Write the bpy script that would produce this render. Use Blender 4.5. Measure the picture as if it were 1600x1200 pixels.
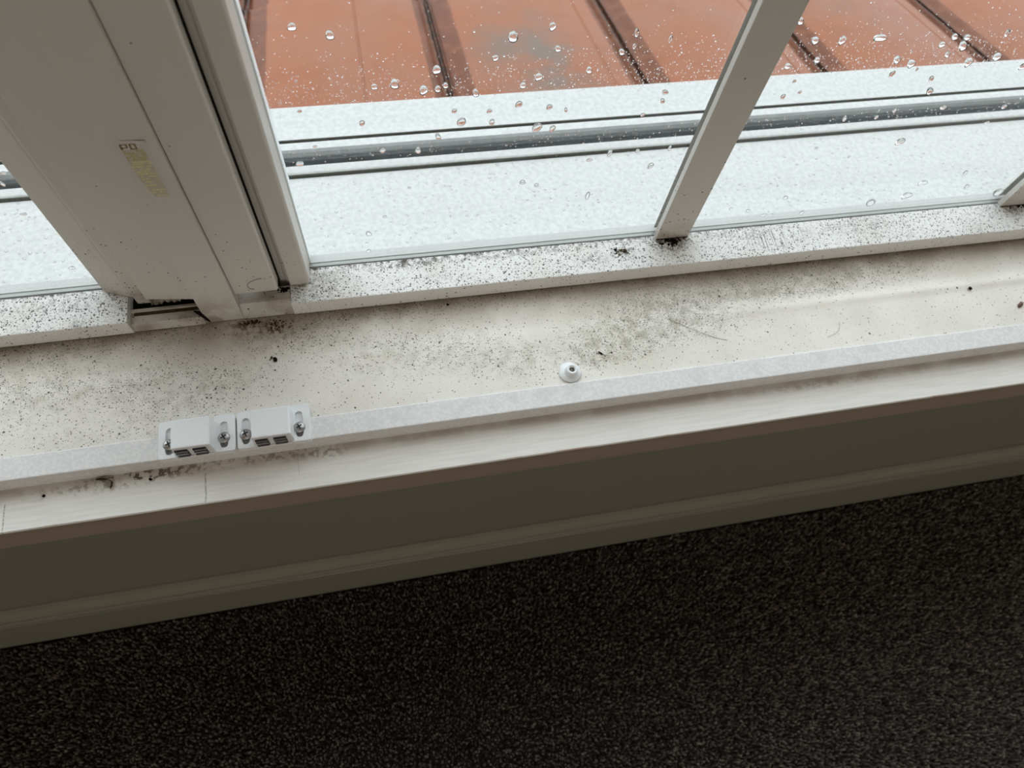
import bpy, bmesh, math, random
import numpy as np
from mathutils import Vector, Matrix
random.seed(4); RNG = np.random.default_rng(4)
for o in list(bpy.data.objects): bpy.data.objects.remove(o)
S = bpy.context.scene
C = S.collection

# ------------------------------------------------------------------ camera
# metres; x along the window, y outward, z up; z = 0 is the window sill board
cam_d = bpy.data.cameras.new('camera'); cam = bpy.data.objects.new('camera', cam_d); C.objects.link(cam)
cam_d.sensor_width = 36; cam_d.lens = 36*1109/1600; cam_d.clip_start = 0.01; cam_d.clip_end = 200
r_, u_, b_ = (0.97930867,-0.18110283,0.09031224), (0.12729803,0.89819072,0.42077148), (-0.15732053,-0.40056859,0.90265999)
cam.matrix_world = Matrix(((r_[0],u_[0],b_[0],0),(r_[1],u_[1],b_[1],0),(r_[2],u_[2],b_[2],0.5),(0,0,0,1)))
S.camera = cam
cam_d.dof.use_dof = True; cam_d.dof.focus_distance = 0.50; cam_d.dof.aperture_fstop = 9.0

# ------------------------------------------------------------------ light
W = bpy.data.worlds.new('overcast_sky'); S.world = W; W.use_nodes = True
nt = W.node_tree; bg = nt.nodes['Background']
tc = nt.nodes.new('ShaderNodeTexCoord'); sx = nt.nodes.new('ShaderNodeSeparateXYZ'); cr = nt.nodes.new('ShaderNodeValToRGB')
nt.links.new(tc.outputs['Generated'], sx.inputs[0]); nt.links.new(sx.outputs['Z'], cr.inputs[0])
cr.color_ramp.elements[0].position = 0.0; cr.color_ramp.elements[0].color = (0.52,0.56,0.60,1)
cr.color_ramp.elements[1].position = 1.0; cr.color_ramp.elements[1].color = (1.0,1.04,1.07,1)
nt.links.new(cr.outputs[0], bg.inputs[0]); bg.inputs[1].default_value = 1.5
# added fill light behind the camera, lifts the room side of the window
ld = bpy.data.lights.new('rear_fill_light', 'AREA'); ld.shape = 'RECTANGLE'; ld.size = 2.4; ld.size_y = 1.3; ld.energy = 8.0; ld.color = (1.0,.93,.84)
lob = bpy.data.objects.new('rear_fill_light', ld); C.objects.link(lob); lob.location = (.3,-3.15,.95); lob.rotation_euler = (math.radians(90),0,0)
S.view_settings.view_transform = 'Standard'; S.view_settings.look = 'None'; S.view_settings.gamma = 1
S.view_settings.use_curve_mapping = False; S.view_settings.exposure = 1.06

# ------------------------------------------------------------------ materials
def srgb(r, g, b):
    f = lambda c: ((c/255)/12.92 if c/255 <= .04045 else ((c/255+.055)/1.055)**2.4)
    return (f(r), f(g), f(b), 1)
class NT:
    def __init__(s, name, rough=.5, spec=.5):
        s.m = bpy.data.materials.new(name); s.m.use_nodes = True; s.t = s.m.node_tree
        s.b = s.t.nodes['Principled BSDF']; s.b.inputs['Roughness'].default_value = rough
        s.b.inputs['Specular IOR Level'].default_value = spec
        g = s.n('ShaderNodeNewGeometry'); s.pos = g.outputs['Position']
    def n(s, k): return s.t.nodes.new(k)
    def l(s, a, b): s.t.links.new(a, b)
    def math(s, op, a, b=None, c=None, clamp=False):
        n = s.n('ShaderNodeMath'); n.operation = op; n.use_clamp = clamp
        for i, v in enumerate((a, b, c)):
            if v is None: continue
            if isinstance(v, (int, float)): n.inputs[i].default_value = v
            else: s.l(v, n.inputs[i])
        return n.outputs[0]
    def vec(s, scale=(1,1,1), src=None, loc=(0,0,0)):
        n = s.n('ShaderNodeMapping'); n.inputs['Scale'].default_value = scale; n.inputs['Location'].default_value = loc
        s.l(src or s.pos, n.inputs[0]); return n.outputs[0]
    def noise(s, scale, detail=2, src=None, rough=.5):
        n = s.n('ShaderNodeTexNoise'); n.inputs['Scale'].default_value = scale; n.inputs['Detail'].default_value = detail
        n.inputs['Roughness'].default_value = rough
        s.l(src or s.pos, n.inputs['Vector']); return n.outputs[0]
    def ramp(s, v, a, b, lo=0., hi=1.):
        n = s.n('ShaderNodeMapRange'); n.interpolation_type = 'SMOOTHSTEP'; s.l(v, n.inputs[0])
        for i, x in zip((1,2,3,4), (a,b,lo,hi)): n.inputs[i].default_value = x
        return n.outputs[0]
    def mix(s, f, a, b, mode='MIX'):
        n = s.n('ShaderNodeMix'); n.data_type = 'RGBA'; n.blend_type = mode
        for sk, v in ((n.inputs[0], f), (n.inputs[6], a), (n.inputs[7], b)):
            if isinstance(v, (int, float)): sk.default_value = v
            elif isinstance(v, tuple): sk.default_value = v
            else: s.l(v, sk)
        return n.outputs[2]
    def blobs(s, lst):
        """sum of soft ellipses, each (x, y, rx, ry, strength): patches where dirt has settled"""
        tot = None
        for (x, y, rx, ry, st) in lst:
            v = s.vec((1/rx, 1/ry, 0), loc=(-x/rx, -y/ry, 0))
            ln = s.n('ShaderNodeVectorMath'); ln.operation = 'LENGTH'; s.l(v, ln.inputs[0])
            f = s.ramp(ln.outputs['Value'], 1.3, .15, 0, st)
            tot = f if tot is None else s.math('ADD', tot, f)
        return tot
    def specks(s, scale, size, dens, stretch=(1,1,1), warp=.35):
        """small irregular dots; dens (0..1) = share of cells that carry one"""
        nz = s.n('ShaderNodeTexNoise'); nz.inputs['Scale'].default_value = scale*1.7; s.l(s.pos, nz.inputs['Vector'])
        a = s.n('ShaderNodeVectorMath'); a.operation = 'MULTIPLY_ADD'
        s.l(nz.outputs['Color'], a.inputs[0]); a.inputs[1].default_value = (warp/scale,)*3; s.l(s.vec(stretch), a.inputs[2])
        v = s.n('ShaderNodeTexVoronoi'); v.inputs['Scale'].default_value = scale; s.l(a.outputs[0], v.inputs['Vector'])
        sp = s.n('ShaderNodeSeparateColor'); s.l(v.outputs['Color'], sp.inputs[0])
        on = s.math('LESS_THAN', sp.outputs[0], dens)
        rad = s.math('MULTIPLY_ADD', sp.outputs[1], size, size*.25)
        d = s.math('DIVIDE', v.outputs['Distance'], rad)
        return s.math('MULTIPLY', s.ramp(d, 1.15, .6), on)
    def fin(s, col=None, bump=None, strength=.3, dist=.001, rough=None):
        if col is not None:
            if isinstance(col, tuple): s.b.inputs['Base Color'].default_value = col
            else: s.l(col, s.b.inputs['Base Color'])
        if bump is not None:
            b = s.n('ShaderNodeBump'); b.inputs['Strength'].default_value = strength; b.inputs['Distance'].default_value = dist
            s.l(bump, b.inputs['Height']); s.l(b.outputs[0], s.b.inputs['Normal'])
        if rough is not None: s.l(rough, s.b.inputs['Roughness'])
        return s.m
DARK = (0.012,0.010,0.008,1); BROWN = (0.075,0.048,0.026,1)

def m_frame():
    t = NT('cream_powder_coat', .42)
    z = t.n('ShaderNodeSeparateXYZ'); t.l(t.pos, z.inputs[0])
    low = t.ramp(z.outputs['Z'], .15, .0, 0, 1.25)
    n = t.noise(28, 3)
    den = t.math('MULTIPLY', t.math('POWER', low, 1.6), t.ramp(n, .40, .66, .04, .60))
    den = t.math('ADD', den, .006)
    sp = t.math('MAXIMUM', t.specks(420, .26, den), t.specks(190, .17, t.math('MULTIPLY', den, .45)))
    base = t.mix(t.noise(9, 2), (0.60,0.575,0.535,1), (0.67,0.645,0.60,1))
    grime = t.math('MULTIPLY', t.ramp(z.outputs['Z'], .045, .008), t.ramp(t.noise(60, 4), .38, .70, 0, .75))
    col = t.mix(grime, base, (0.30,0.24,0.17,1))
    col = t.mix(sp, col, (0.035,0.028,0.02,1))
    return t.fin(col, t.noise(900, 2), .05)
def m_rail():
    t = NT('mouldy_white_rail', .5)
    bl = t.blobs([(.2422,.325,.020,.012,.9),(.2003,.322,.014,.009,.65),(.172,.317,.016,.010,.45),(-.05,.318,.03,.02,.4),(.30,.329,.05,.008,.35),
                  (.60,.328,.05,.012,.9),(.41,.324,.05,.010,.35),(.12,.332,.20,.005,.55),(-.24,.326,.09,.010,.35),(-.10,.332,.05,.008,.6),(.02,.331,.03,.005,.5),(-.225,.308,.01,.006,.5),(.27,.3362,1.6,.0030,.9)])
    nz = t.noise(45, 3)
    den = t.math('ADD', t.ramp(nz, .30, .70, .42, .85), t.math('MULTIPLY', bl, .5))
    gz = t.n('ShaderNodeNewGeometry'); sep = t.n('ShaderNodeSeparateXYZ'); t.l(gz.outputs['True Normal'], sep.inputs[0])
    top = t.ramp(sep.outputs['Z'], .3, .8, .12, 1)
    den = t.math('MULTIPLY', den, top)
    sp = t.math('MAXIMUM', t.specks(560, .40, den), t.specks(330, .27, t.math('MULTIPLY', den, .36)))
    sp = t.math('MAXIMUM', sp, t.math('MULTIPLY', t.specks(1000, .42, den), .75))
    big = t.specks(190, .18, t.math('MULTIPLY', den, .18))
    smear = t.math('MULTIPLY', t.math('MULTIPLY', bl, top), t.ramp(t.noise(260, 4), .40, .66, 0, .95))
    col = t.mix(t.noise(14), (0.80,0.80,0.79,1), (0.86,0.855,0.84,1))
    tint = t.math('MULTIPLY', t.ramp(t.noise(22, 3), .45, .75, 0, .35), top)
    col = t.mix(tint, col, (0.58,0.52,0.43,1))
    x = t.n('ShaderNodeSeparateXYZ'); t.l(t.pos, x.inputs[0])
    line = t.math('MULTIPLY', t.ramp(t.noise(1, 2, t.vec((620,25,0))), .52, .60), t.blobs([(.338,.319,.034,.012,.9)]))
    col = t.mix(t.math('MULTIPLY', line, top), col, (0.20,0.18,0.17,1))
    col = t.mix(sp, col, (0.05,0.043,0.036,1))
    col = t.mix(smear, col, (0.055,0.045,0.028,1))
    col = t.mix(big, col, DARK)
    return t.fin(col, t.noise(700, 2), .12)
def m_sill():
    t = NT('stained_white_sill_paint', .48)
    bl = t.blobs([(.215,.258,.085,.022,.95),(.32,.284,.17,.020,.95),(-.16,.255,.075,.028,.60),(-.075,.287,.050,.018,.70),(.02,.262,.085,.026,.50),
                  (.10,.242,.050,.018,.50),(.16,.237,.022,.014,.80),(-.02,.298,.15,.010,.55),(.175,.240,.05,.014,.55),(-.27,.27,.08,.04,.60),(-.20,.225,.08,.014,.25),(.42,.292,.10,.014,.35),(-.23,.297,.09,.012,.5),(.2,.3055,2.5,.0055,.75)])
    nz = t.noise(34, 4)
    den = t.math('MULTIPLY_ADD', bl, t.ramp(nz, .30, .68, .55, 1.6), .07)
    fine = t.specks(640, .36, den)
    fine = t.math('MAXIMUM', fine, t.math('MULTIPLY', t.specks(1100, .42, t.math('MULTIPLY', den, .9)), .65))
    hair = t.specks(480, .24, t.math('MULTIPLY', den, .6), (.45,1.5,1), 1.6)
    mid = t.specks(300, .24, t.math('MULTIPLY', den, .34))
    big = t.specks(150, .13, t.math('MULTIPLY', den, .20))
    x = t.n('ShaderNodeSeparateXYZ'); t.l(t.pos, x.inputs[0])
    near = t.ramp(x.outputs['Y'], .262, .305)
    base = t.mix(t.ramp(t.noise(18, 4), .35, .7), (0.86,0.825,0.775,1), (0.78,0.74,0.67,1))
    st = t.math('MULTIPLY', near, t.ramp(t.noise(30, 4), .28, .60, .50, 1.0))  # brown stains, plus the rail's shade painted into the band beside it
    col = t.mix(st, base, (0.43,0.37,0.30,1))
    cloud = t.math('MULTIPLY', bl, t.ramp(t.noise(110, 5), .38, .70, 0, .68), clamp=True)
    col = t.mix(cloud, col, (0.36,0.33,0.25,1))
    rust = t.math('MULTIPLY', t.blobs([(-.095,.297,.030,.010,.9),(-.112,.304,.012,.006,1.),(-.083,.292,.010,.008,.8),(-.03,.302,.012,.005,.7)]), t.ramp(t.noise(240, 4), .45, .62, 0, .9), clamp=True)
    col = t.mix(rust, col, (0.13,0.075,0.035,1))
    col = t.mix(fine, col, (0.16,0.135,0.105,1))
    col = t.mix(hair, col, (0.14,0.12,0.095,1))
    col = t.mix(mid, col, (0.06,0.05,0.04,1))
    col = t.mix(big, col, DARK)
    return t.fin(col, t.noise(160, 4), .10, .001)
def m_bar():
    t = NT('pale_grey_painted_bar', .5)
    col = t.mix(t.ramp(t.noise(420, 4), .40, .62), (0.72,0.72,0.72,1), (0.80,0.795,0.785,1))
    col = t.mix(t.ramp(t.noise(60, 2), .56, .66, 0, .25), col, (0.58,0.575,0.56,1))
    sp = t.specks(120, .07, .10)
    col = t.mix(sp, col, (0.06,0.05,0.04,1))
    return t.fin(col, t.noise(420, 3), .15, .0006)
def m_front():
    t = NT('brushed_white_front_paint', .45)
    br = t.noise(1, 3, t.vec((26,420,60)))
    col = t.mix(t.ramp(br, .35, .7), (0.87,0.855,0.82,1), (0.80,0.785,0.75,1))
    x = t.n('ShaderNodeSeparateXYZ'); t.l(t.pos, x.inputs[0])
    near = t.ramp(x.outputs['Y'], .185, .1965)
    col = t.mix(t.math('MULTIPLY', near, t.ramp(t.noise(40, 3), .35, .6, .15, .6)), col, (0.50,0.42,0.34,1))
    def mark(x0, y0, y1, wd, s_):
        wob = t.math('MULTIPLY_ADD', t.noise(80, 1), .0016, -.0008)
        a = t.ramp(t.math('ABSOLUTE', t.math('SUBTRACT', t.math('ADD', x.outputs['X'], wob), x0)), wd, wd*.3)
        b = t.math('MULTIPLY', t.math('GREATER_THAN', x.outputs['Y'], y0), t.math('LESS_THAN', x.outputs['Y'], y1))
        return t.math('MULTIPLY', t.math('MULTIPLY', a, b), s_)
    pen = t.math('ADD', t.math('ADD', mark(-.1458,.1675,.1893,.0007,.75), mark(-.080,.178,.193,.0004,.35)), mark(-.2795,.166,.187,.0006,.8))
    pen = t.math('MULTIPLY', pen, t.ramp(t.noise(600, 2), .35, .55, .3, 1), clamp=True)
    col = t.mix(pen, col, (0.22,0.20,0.18,1))
    dirt = t.math('MULTIPLY', t.blobs([(-.183,.195,.05,.006,.9),(-.10,.196,.05,.006,.55),(-.225,.191,.05,.006,.4),(-.06,.192,.02,.006,.4),(.35,.192,.08,.004,.25)]), t.ramp(t.noise(300, 3), .47, .60), clamp=True)
    col = t.mix(dirt, col, (0.10,0.065,0.04,1))
    sp = t.specks(110, .10, t.math('MULTIPLY_ADD', near, .10, .03))
    col = t.mix(sp, col, (0.05,0.04,0.03,1))
    worn = t.math('MULTIPLY', t.ramp(x.outputs['Y'], .1685, .1668), t.ramp(t.noise(26, 3), .55, .66, 0, .6))
    col = t.mix(worn, col, (0.50,0.30,0.20,1))
    return t.fin(col, br, .08, .0006)
def m_simple(name, col, rough=.5, spec=.5, var=.06, scale=30, bump=None, metal=0):
    t = NT(name, rough, spec); t.b.inputs['Metallic'].default_value = metal
    c2 = tuple(max(0, c*(1-var*2)) for c in col[:3])+(1,)
    return t.fin(t.mix(t.noise(scale, 3), col, c2), t.noise(scale*12, 2) if bump else None, bump or 0)
def m_ledge(name, bumps, k):
    t = NT(name, .32)
    drops = t.specks(210, .30, .42, (1,1,.3), .7)
    n2 = t.noise(230, 3)
    col = t.mix(t.ramp(n2, .35, .65), (0.49,0.495,0.495,1), (0.56,0.565,0.56,1))
    sp = t.specks(240, .12, .025)
    col = t.mix(t.math('MULTIPLY', sp, .7), col, (0.22,0.24,0.24,1))
    h = t.math('ADD', t.math('MULTIPLY', drops, k), t.math('MULTIPLY', n2, .7))
    return t.fin(col, h, bumps, .0015)
def m_tile():
    t = NT('weathered_terracotta', .42, .12)
    tc_ = t.n('ShaderNodeTexCoord'); x = t.n('ShaderNodeSeparateXYZ'); t.l(tc_.outputs['Object'], x.inputs[0])
    n1 = t.noise(5.5, 3); n2 = t.noise(26, 4)
    col = t.mix(t.ramp(n1, .35, .65), srgb(143,87,59), srgb(139,94,73))
    col = t.mix(t.ramp(n2, .45, .8, 0, .5), col, srgb(132,78,52))
    grey = t.math('MULTIPLY', t.blobs([(.24,.86,.085,.16,1.0),(.30,.80,.07,.1,.8),(.78,1.0,.12,.2,.35)]), t.ramp(t.noise(13, 4), .35, .62, .15, .9), clamp=True)
    col = t.mix(grey, col, srgb(112,96,86))
    # dirt that collects beside each interlocking joint (tile's own x runs 0 .. 0.283)
    wx = t.math('MULTIPLY_ADD', t.noise(60, 2), .004, x.outputs['X']); e1 = t.ramp(wx, .041, .036); e2 = t.ramp(wx, .2625, .266)
    ed = t.math('MULTIPLY', t.math('MAXIMUM', e1, e2), t.ramp(t.noise(40, 3), .2, .6, .45, .85))
    col = t.mix(ed, col, srgb(92,54,36))
    joint_dark = t.math('MULTIPLY', t.math('MAXIMUM', t.ramp(x.outputs['X'], .0085, .005), t.ramp(x.outputs['X'], .276, .279)), t.ramp(t.noise(120, 3), .35, .55))  # darker along the joint grooves
    col = t.mix(joint_dark, col, srgb(58,40,32))
    col = t.mix(t.specks(160, .12, .10), col, srgb(120,78,58))
    t.b.inputs['Coat Weight'].default_value = .03; t.b.inputs['Coat Roughness'].default_value = .2
    return t.fin(col, t.noise(120, 4), .15, .001)
def m_carpet():
    t = NT('dark_grey_brown_pile', 1.0, .05)
    a = t.n('ShaderNodeAttribute'); a.attribute_name = 'tone'
    col = t.mix(a.outputs['Fac'], (0.034,0.028,0.024,1), (0.37,0.34,0.30,1))
    col = t.mix(t.ramp(t.noise(7, 2), .4, .62, 0, .5), col, t.mix(a.outputs['Fac'], (0.034,0.028,0.024,1), (0.39,0.32,0.28,1)))
    return t.fin(col)
def m_glass():
    t = NT('window_glass'); t.t.nodes.remove(t.b)
    out = [n for n in t.t.nodes if n.type == 'OUTPUT_MATERIAL'][0]
    tr = t.n('ShaderNodeBsdfTransparent'); tr.inputs[0].default_value = (.965,.985,.98,1)
    gl = t.n('ShaderNodeBsdfGlossy'); gl.inputs['Roughness'].default_value = .0
    lw = t.n('ShaderNodeLayerWeight'); lw.inputs['Blend'].default_value = .5
    f5 = t.math('MULTIPLY_ADD', t.math('POWER', lw.outputs['Facing'], 5.0), .96, .04)
    mx = t.n('ShaderNodeMixShader'); t.l(f5, mx.inputs[0]); t.l(tr.outputs[0], mx.inputs[1]); t.l(gl.outputs[0], mx.inputs[2])
    t.l(mx.outputs[0], out.inputs[0]); return t.m
def m_water():
    t = NT('rain_water', 0.0); t.b.inputs['IOR'].default_value = 1.33; t.b.inputs['Transmission Weight'].default_value = 1
    return t.fin((1,1,1,1))

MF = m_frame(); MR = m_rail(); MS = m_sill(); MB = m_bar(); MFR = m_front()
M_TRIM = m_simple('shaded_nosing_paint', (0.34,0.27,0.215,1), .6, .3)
M_WALL = m_simple('olive_beige_wall_paint', (0.24,0.228,0.178,1), .7, .2, .04, 3, .05)
M_BASE = m_simple('baseboard_gloss_paint', (0.285,0.277,0.222,1), .35)
M_ROOM = m_simple('room_plaster', (0.74,0.68,0.60,1), .9, .1, .03, 4)
M_DIRT_SHADE = m_simple('black_mould_and_shade', (0.018,0.014,0.010,1), .9, .1, .4, 200, .6)  # real mould and crumbs, and the painted shade in the frame gaps
M_GASKET = m_simple('black_rubber_gasket', (0.06,0.055,0.05,1), .6)
M_SEAL = m_simple('torn_foam_seal', (0.42,0.38,0.32,1), .8, .2, .25, 150, .4)
M_BEAD = m_simple('outer_glazing_bead', (0.46,0.465,0.455,1), .4, .5, .05, 40)
M_LEDGE = m_ledge('wet_textured_ledge', .55, 1.0)
M_FLANGE = m_ledge('wet_smooth_flange', .12, .5)
M_CHAN = m_simple('dirty_track_channel', (0.13,0.155,0.165,1), .5, .5, .4, 220, .5)
M_CHANG = m_simple('grey_track_metal', (0.45,0.47,0.475,1), .5, .4, .2, 120, .3)
M_GROOVE = m_simple('shaded_track_groove', (0.10,0.11,0.085,1), .8, .2, .45, 260, .6)  # shade in the track grooves put into the colour
M_TILE = m_tile(); M_CARPET = m_carpet(); M_GLASS = m_glass(); M_WATER = m_water()
M_CPLAS = m_simple('white_plastic', (0.88,0.90,0.92,1), .35, .5, .03, 500, .05)
M_STEEL = m_simple('zinc_steel', (0.50,0.50,0.49,1), .35, .5, .15, 400, .15, .9)
M_BSTEEL = m_simple('blued_steel', (0.42,0.46,0.50,1), .35, .5, .2, 300, .1, .8)
M_BLACK = m_simple('dark_recess', (0.03,0.03,0.03,1), .7)
M_YEL = m_simple('faded_yellow_print', (0.92,0.84,0.42,1), .6, .3, .2, 900)
M_GOLD = m_simple('faded_brown_print', (0.36,0.25,0.12,1), .6, .3, .2, 900)
M_ORG = m_simple('faded_olive_print', (0.58,0.50,0.20,1), .6, .3, .2, 900)
M_GROUND = m_simple('olive_tinted_film', (0.57,0.535,0.42,1), .4, .4, .06, 200)
M_FILM = m_simple('clear_sticker_film', (0.62,0.597,0.558,1), .30, .5, .02, 60)
M_ROOF_UNDER = m_simple('roof_underlay', (0.16,0.10,0.08,1), .9)
M_OLIVE = m_simple('olive_mould', (0.13,0.10,0.035,1), .9, .1, .4, 500, .6); M_BROWN = m_simple('brown_mould', (0.10,0.06,0.03,1), .9, .1, .4, 500, .6)
M_BUG = m_simple('dry_insect_brown', (0.10,0.07,0.045,1), .6, .3, .3, 800, .4)
M_WING = m_simple('insect_wing', (0.30,0.26,0.20,1), .4, .4, .2, 900)

# ------------------------------------------------------------------ mesh helpers
def link(name, me, mat, parent=None, smooth=False):
    o = bpy.data.objects.new(name, me); C.objects.link(o)
    if mat is not None and not me.materials: me.materials.append(mat)
    if parent: o.parent = parent
    if smooth:
        for p in me.polygons: p.use_smooth = True
    return o
def bm_obj(name, bm, mat, parent=None, smooth=False, org=None):
    me = bpy.data.meshes.new(name); bmesh.ops.recalc_face_normals(bm, faces=bm.faces)
    if org is not None: bmesh.ops.translate(bm, verts=bm.verts, vec=-Vector(org))
    bm.to_mesh(me); bm.free()
    return link(name, me, mat, parent, smooth)
def root(name, loc=(0,0,0), rz=0):
    o = bpy.data.objects.new(name, None); C.objects.link(o); o.location = loc; o.rotation_euler.z = rz; o.empty_display_size = .02
    return o
def tag(o, label=None, cat=None, group=None, kind=None):
    if label: o['label'] = label
    if cat: o['category'] = cat
    if group: o['group'] = group
    if kind: o['kind'] = kind
    return o
def box(bm, x0, x1, y0, y1, z0, z1, bev=0, taper=None):
    vs = []
    for z, tp in ((z0, 0), (z1, 1)):
        for x, y in ((x0,y0),(x1,y0),(x1,y1),(x0,y1)):
            if tp and taper:
                cx, cy = (x0+x1)/2, (y0+y1)/2; x = cx+(x-cx)*taper[0]; y = cy+(y-cy)*taper[1]
            vs.append(bm.verts.new((x, y, z)))
    f = [(3,2,1,0),(4,5,6,7),(0,1,5,4),(1,2,6,5),(2,3,7,6),(3,0,4,7)]
    fs = [bm.faces.new([vs[i] for i in q]) for q in f]
    if bev:
        es = list({e for fc in fs for e in fc.edges})
        bmesh.ops.bevel(bm, geom=es, offset=bev, segments=2, affect='EDGES', profile=.6)
def boxo(name, mat, parent, *a, bev=0, **k):
    bm = bmesh.new(); box(bm, *a, bev=bev, **k); return bm_obj(name, bm, mat, parent)
def extr(prof, x0, x1, nx=1, closed=True):
    """profile of (y, z) points swept along x"""
    bm = bmesh.new(); n = len(prof); rows = []
    for i in range(nx+1):
        x = x0+(x1-x0)*i/nx; rows.append([bm.verts.new((x, y, z)) for y, z in prof])
    for i in range(nx):
        for k in range(n if closed else n-1):
            a, b = rows[i], rows[i+1]; bm.faces.new((a[k], a[(k+1) % n], b[(k+1) % n], b[k]))
    if closed: bm.faces.new(rows[0]); bm.faces.new(rows[-1][::-1])
    return bm
def vextr(prof, z0, z1, tilt=0):
    """outline of (x, y) points swept up z"""
    bm = bmesh.new(); n = len(prof)
    a = [bm.verts.new((x, y, z0)) for x, y in prof]; b = [bm.verts.new((x, y, z1)) for x, y in prof]
    for k in range(n): bm.faces.new((a[k], a[(k+1) % n], b[(k+1) % n], b[k]))
    bm.faces.new(a[::-1]); bm.faces.new(b)
    return bm
def round_prof(pts, r, seg=3):
    """round the convex corners listed as (i) of an outline"""
    out = []
    n = len(pts)
    for i in range(n):
        p0, p, p1 = Vector(pts[i-1]), Vector(pts[i]), Vector(pts[(i+1) % n])
        a, b = (p0-p), (p1-p); rr = min(r, a.length*.45, b.length*.45)
        A, B = p+a.normalized()*rr, p+b.normalized()*rr
        for k in range(seg+1):
            t = k/seg; q = A*(1-t)**2+p*2*t*(1-t)+B*t*t; out.append((q.x, q.y))
    return out
def lathe(bm, prof, cx, cy, seg=24, tilt=(0,0)):
    rows = []
    for r, z in prof:
        rows.append([bm.verts.new((cx+r*math.cos(2*math.pi*k/seg)+tilt[0]*z, cy+r*math.sin(2*math.pi*k/seg)+tilt[1]*z, z)) for k in range(seg)])
    for i in range(len(rows)-1):
        for k in range(seg): bm.faces.new((rows[i][k], rows[i][(k+1)%seg], rows[i+1][(k+1)%seg], rows[i+1][k]))
    return rows

# ------------------------------------------------------------------ room shell
XL, XR, YB, ZF, ZC = -1.7, 2.2, -3.2, -.49, 1.95
WL, WR, WT = -1.05, 1.62, 1.42          # window opening
YW = .186                                # face of the wall under the sill
def struct(o, label, cat): return tag(o, label, cat, kind='structure')
o = boxo('floor', m_simple('carpet_backing', (0.06,0.052,0.047,1), 1, .05, .3, 400, .6), None, XL, XR, YB, YW+.1, ZF-.05, ZF-.006)
struct(o, 'dark grey-brown carpeted floor below the window wall', 'floor')
o = boxo('ceiling', M_ROOM, None, XL-.1, XR+.1, YB-.1, .54, ZC, ZC+.1); struct(o, 'ceiling of the room', 'ceiling')
o = boxo('wall_left', M_ROOM, None, XL-.1, XL, YB, YW, ZF-.05, ZC); struct(o, 'left side wall of the room', 'wall')
o = boxo('wall_right', M_ROOM, None, XR, XR+.1, YB, YW, ZF-.05, ZC); struct(o, 'right side wall of the room', 'wall')
o = boxo('wall_back', M_ROOM, None, XL-.1, XR+.1, YB-.1, YB, ZF-.05, ZC); struct(o, 'back wall of the room', 'wall')
wf = root('wall_front', (0,YW,ZF)); struct(wf, 'olive beige wall below the window sill', 'wall')
def wpart(n, mat, *a):
    bm = bmesh.new(); box(bm, *a); return bm_obj(n, bm, mat, wf, org=(0,YW,ZF))
wpart('lower_wall', M_WALL, XL-.1, XR+.1, YW, .50, ZF-.05, -.034)
wpart('side_wall', M_ROOM, XL-.1, WL, YW, .50, -.034, ZC)
wpart('side_wall', M_ROOM, WR, XR+.1, YW, .50, -.034, ZC)
wpart('header_wall', M_ROOM, WL, WR, YW, .50, WT, ZC)

# baseboard with a stepped moulding
by = .173
pr = [(YW,ZF),(by,ZF),(by,-.374),(by+.0020,-.3725),(by+.0020,-.3700),(by-.0004,-.3680),(by-.0004,-.3620),(by+.0035,-.3600),(by+.0035,-.3575),(by+.0008,-.3555),
      (by+.0012,-.3500),(by+.0040,-.3450),(by+.0075,-.3400),(by+.0095,-.3350),(by+.0105,-.3320),(YW,-.3320)]
bb = bm_obj('baseboard_front', extr(pr, XL, XR), M_BASE, None)
struct(bb, 'painted baseboard with stepped moulding along the carpet', 'baseboard')

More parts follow.
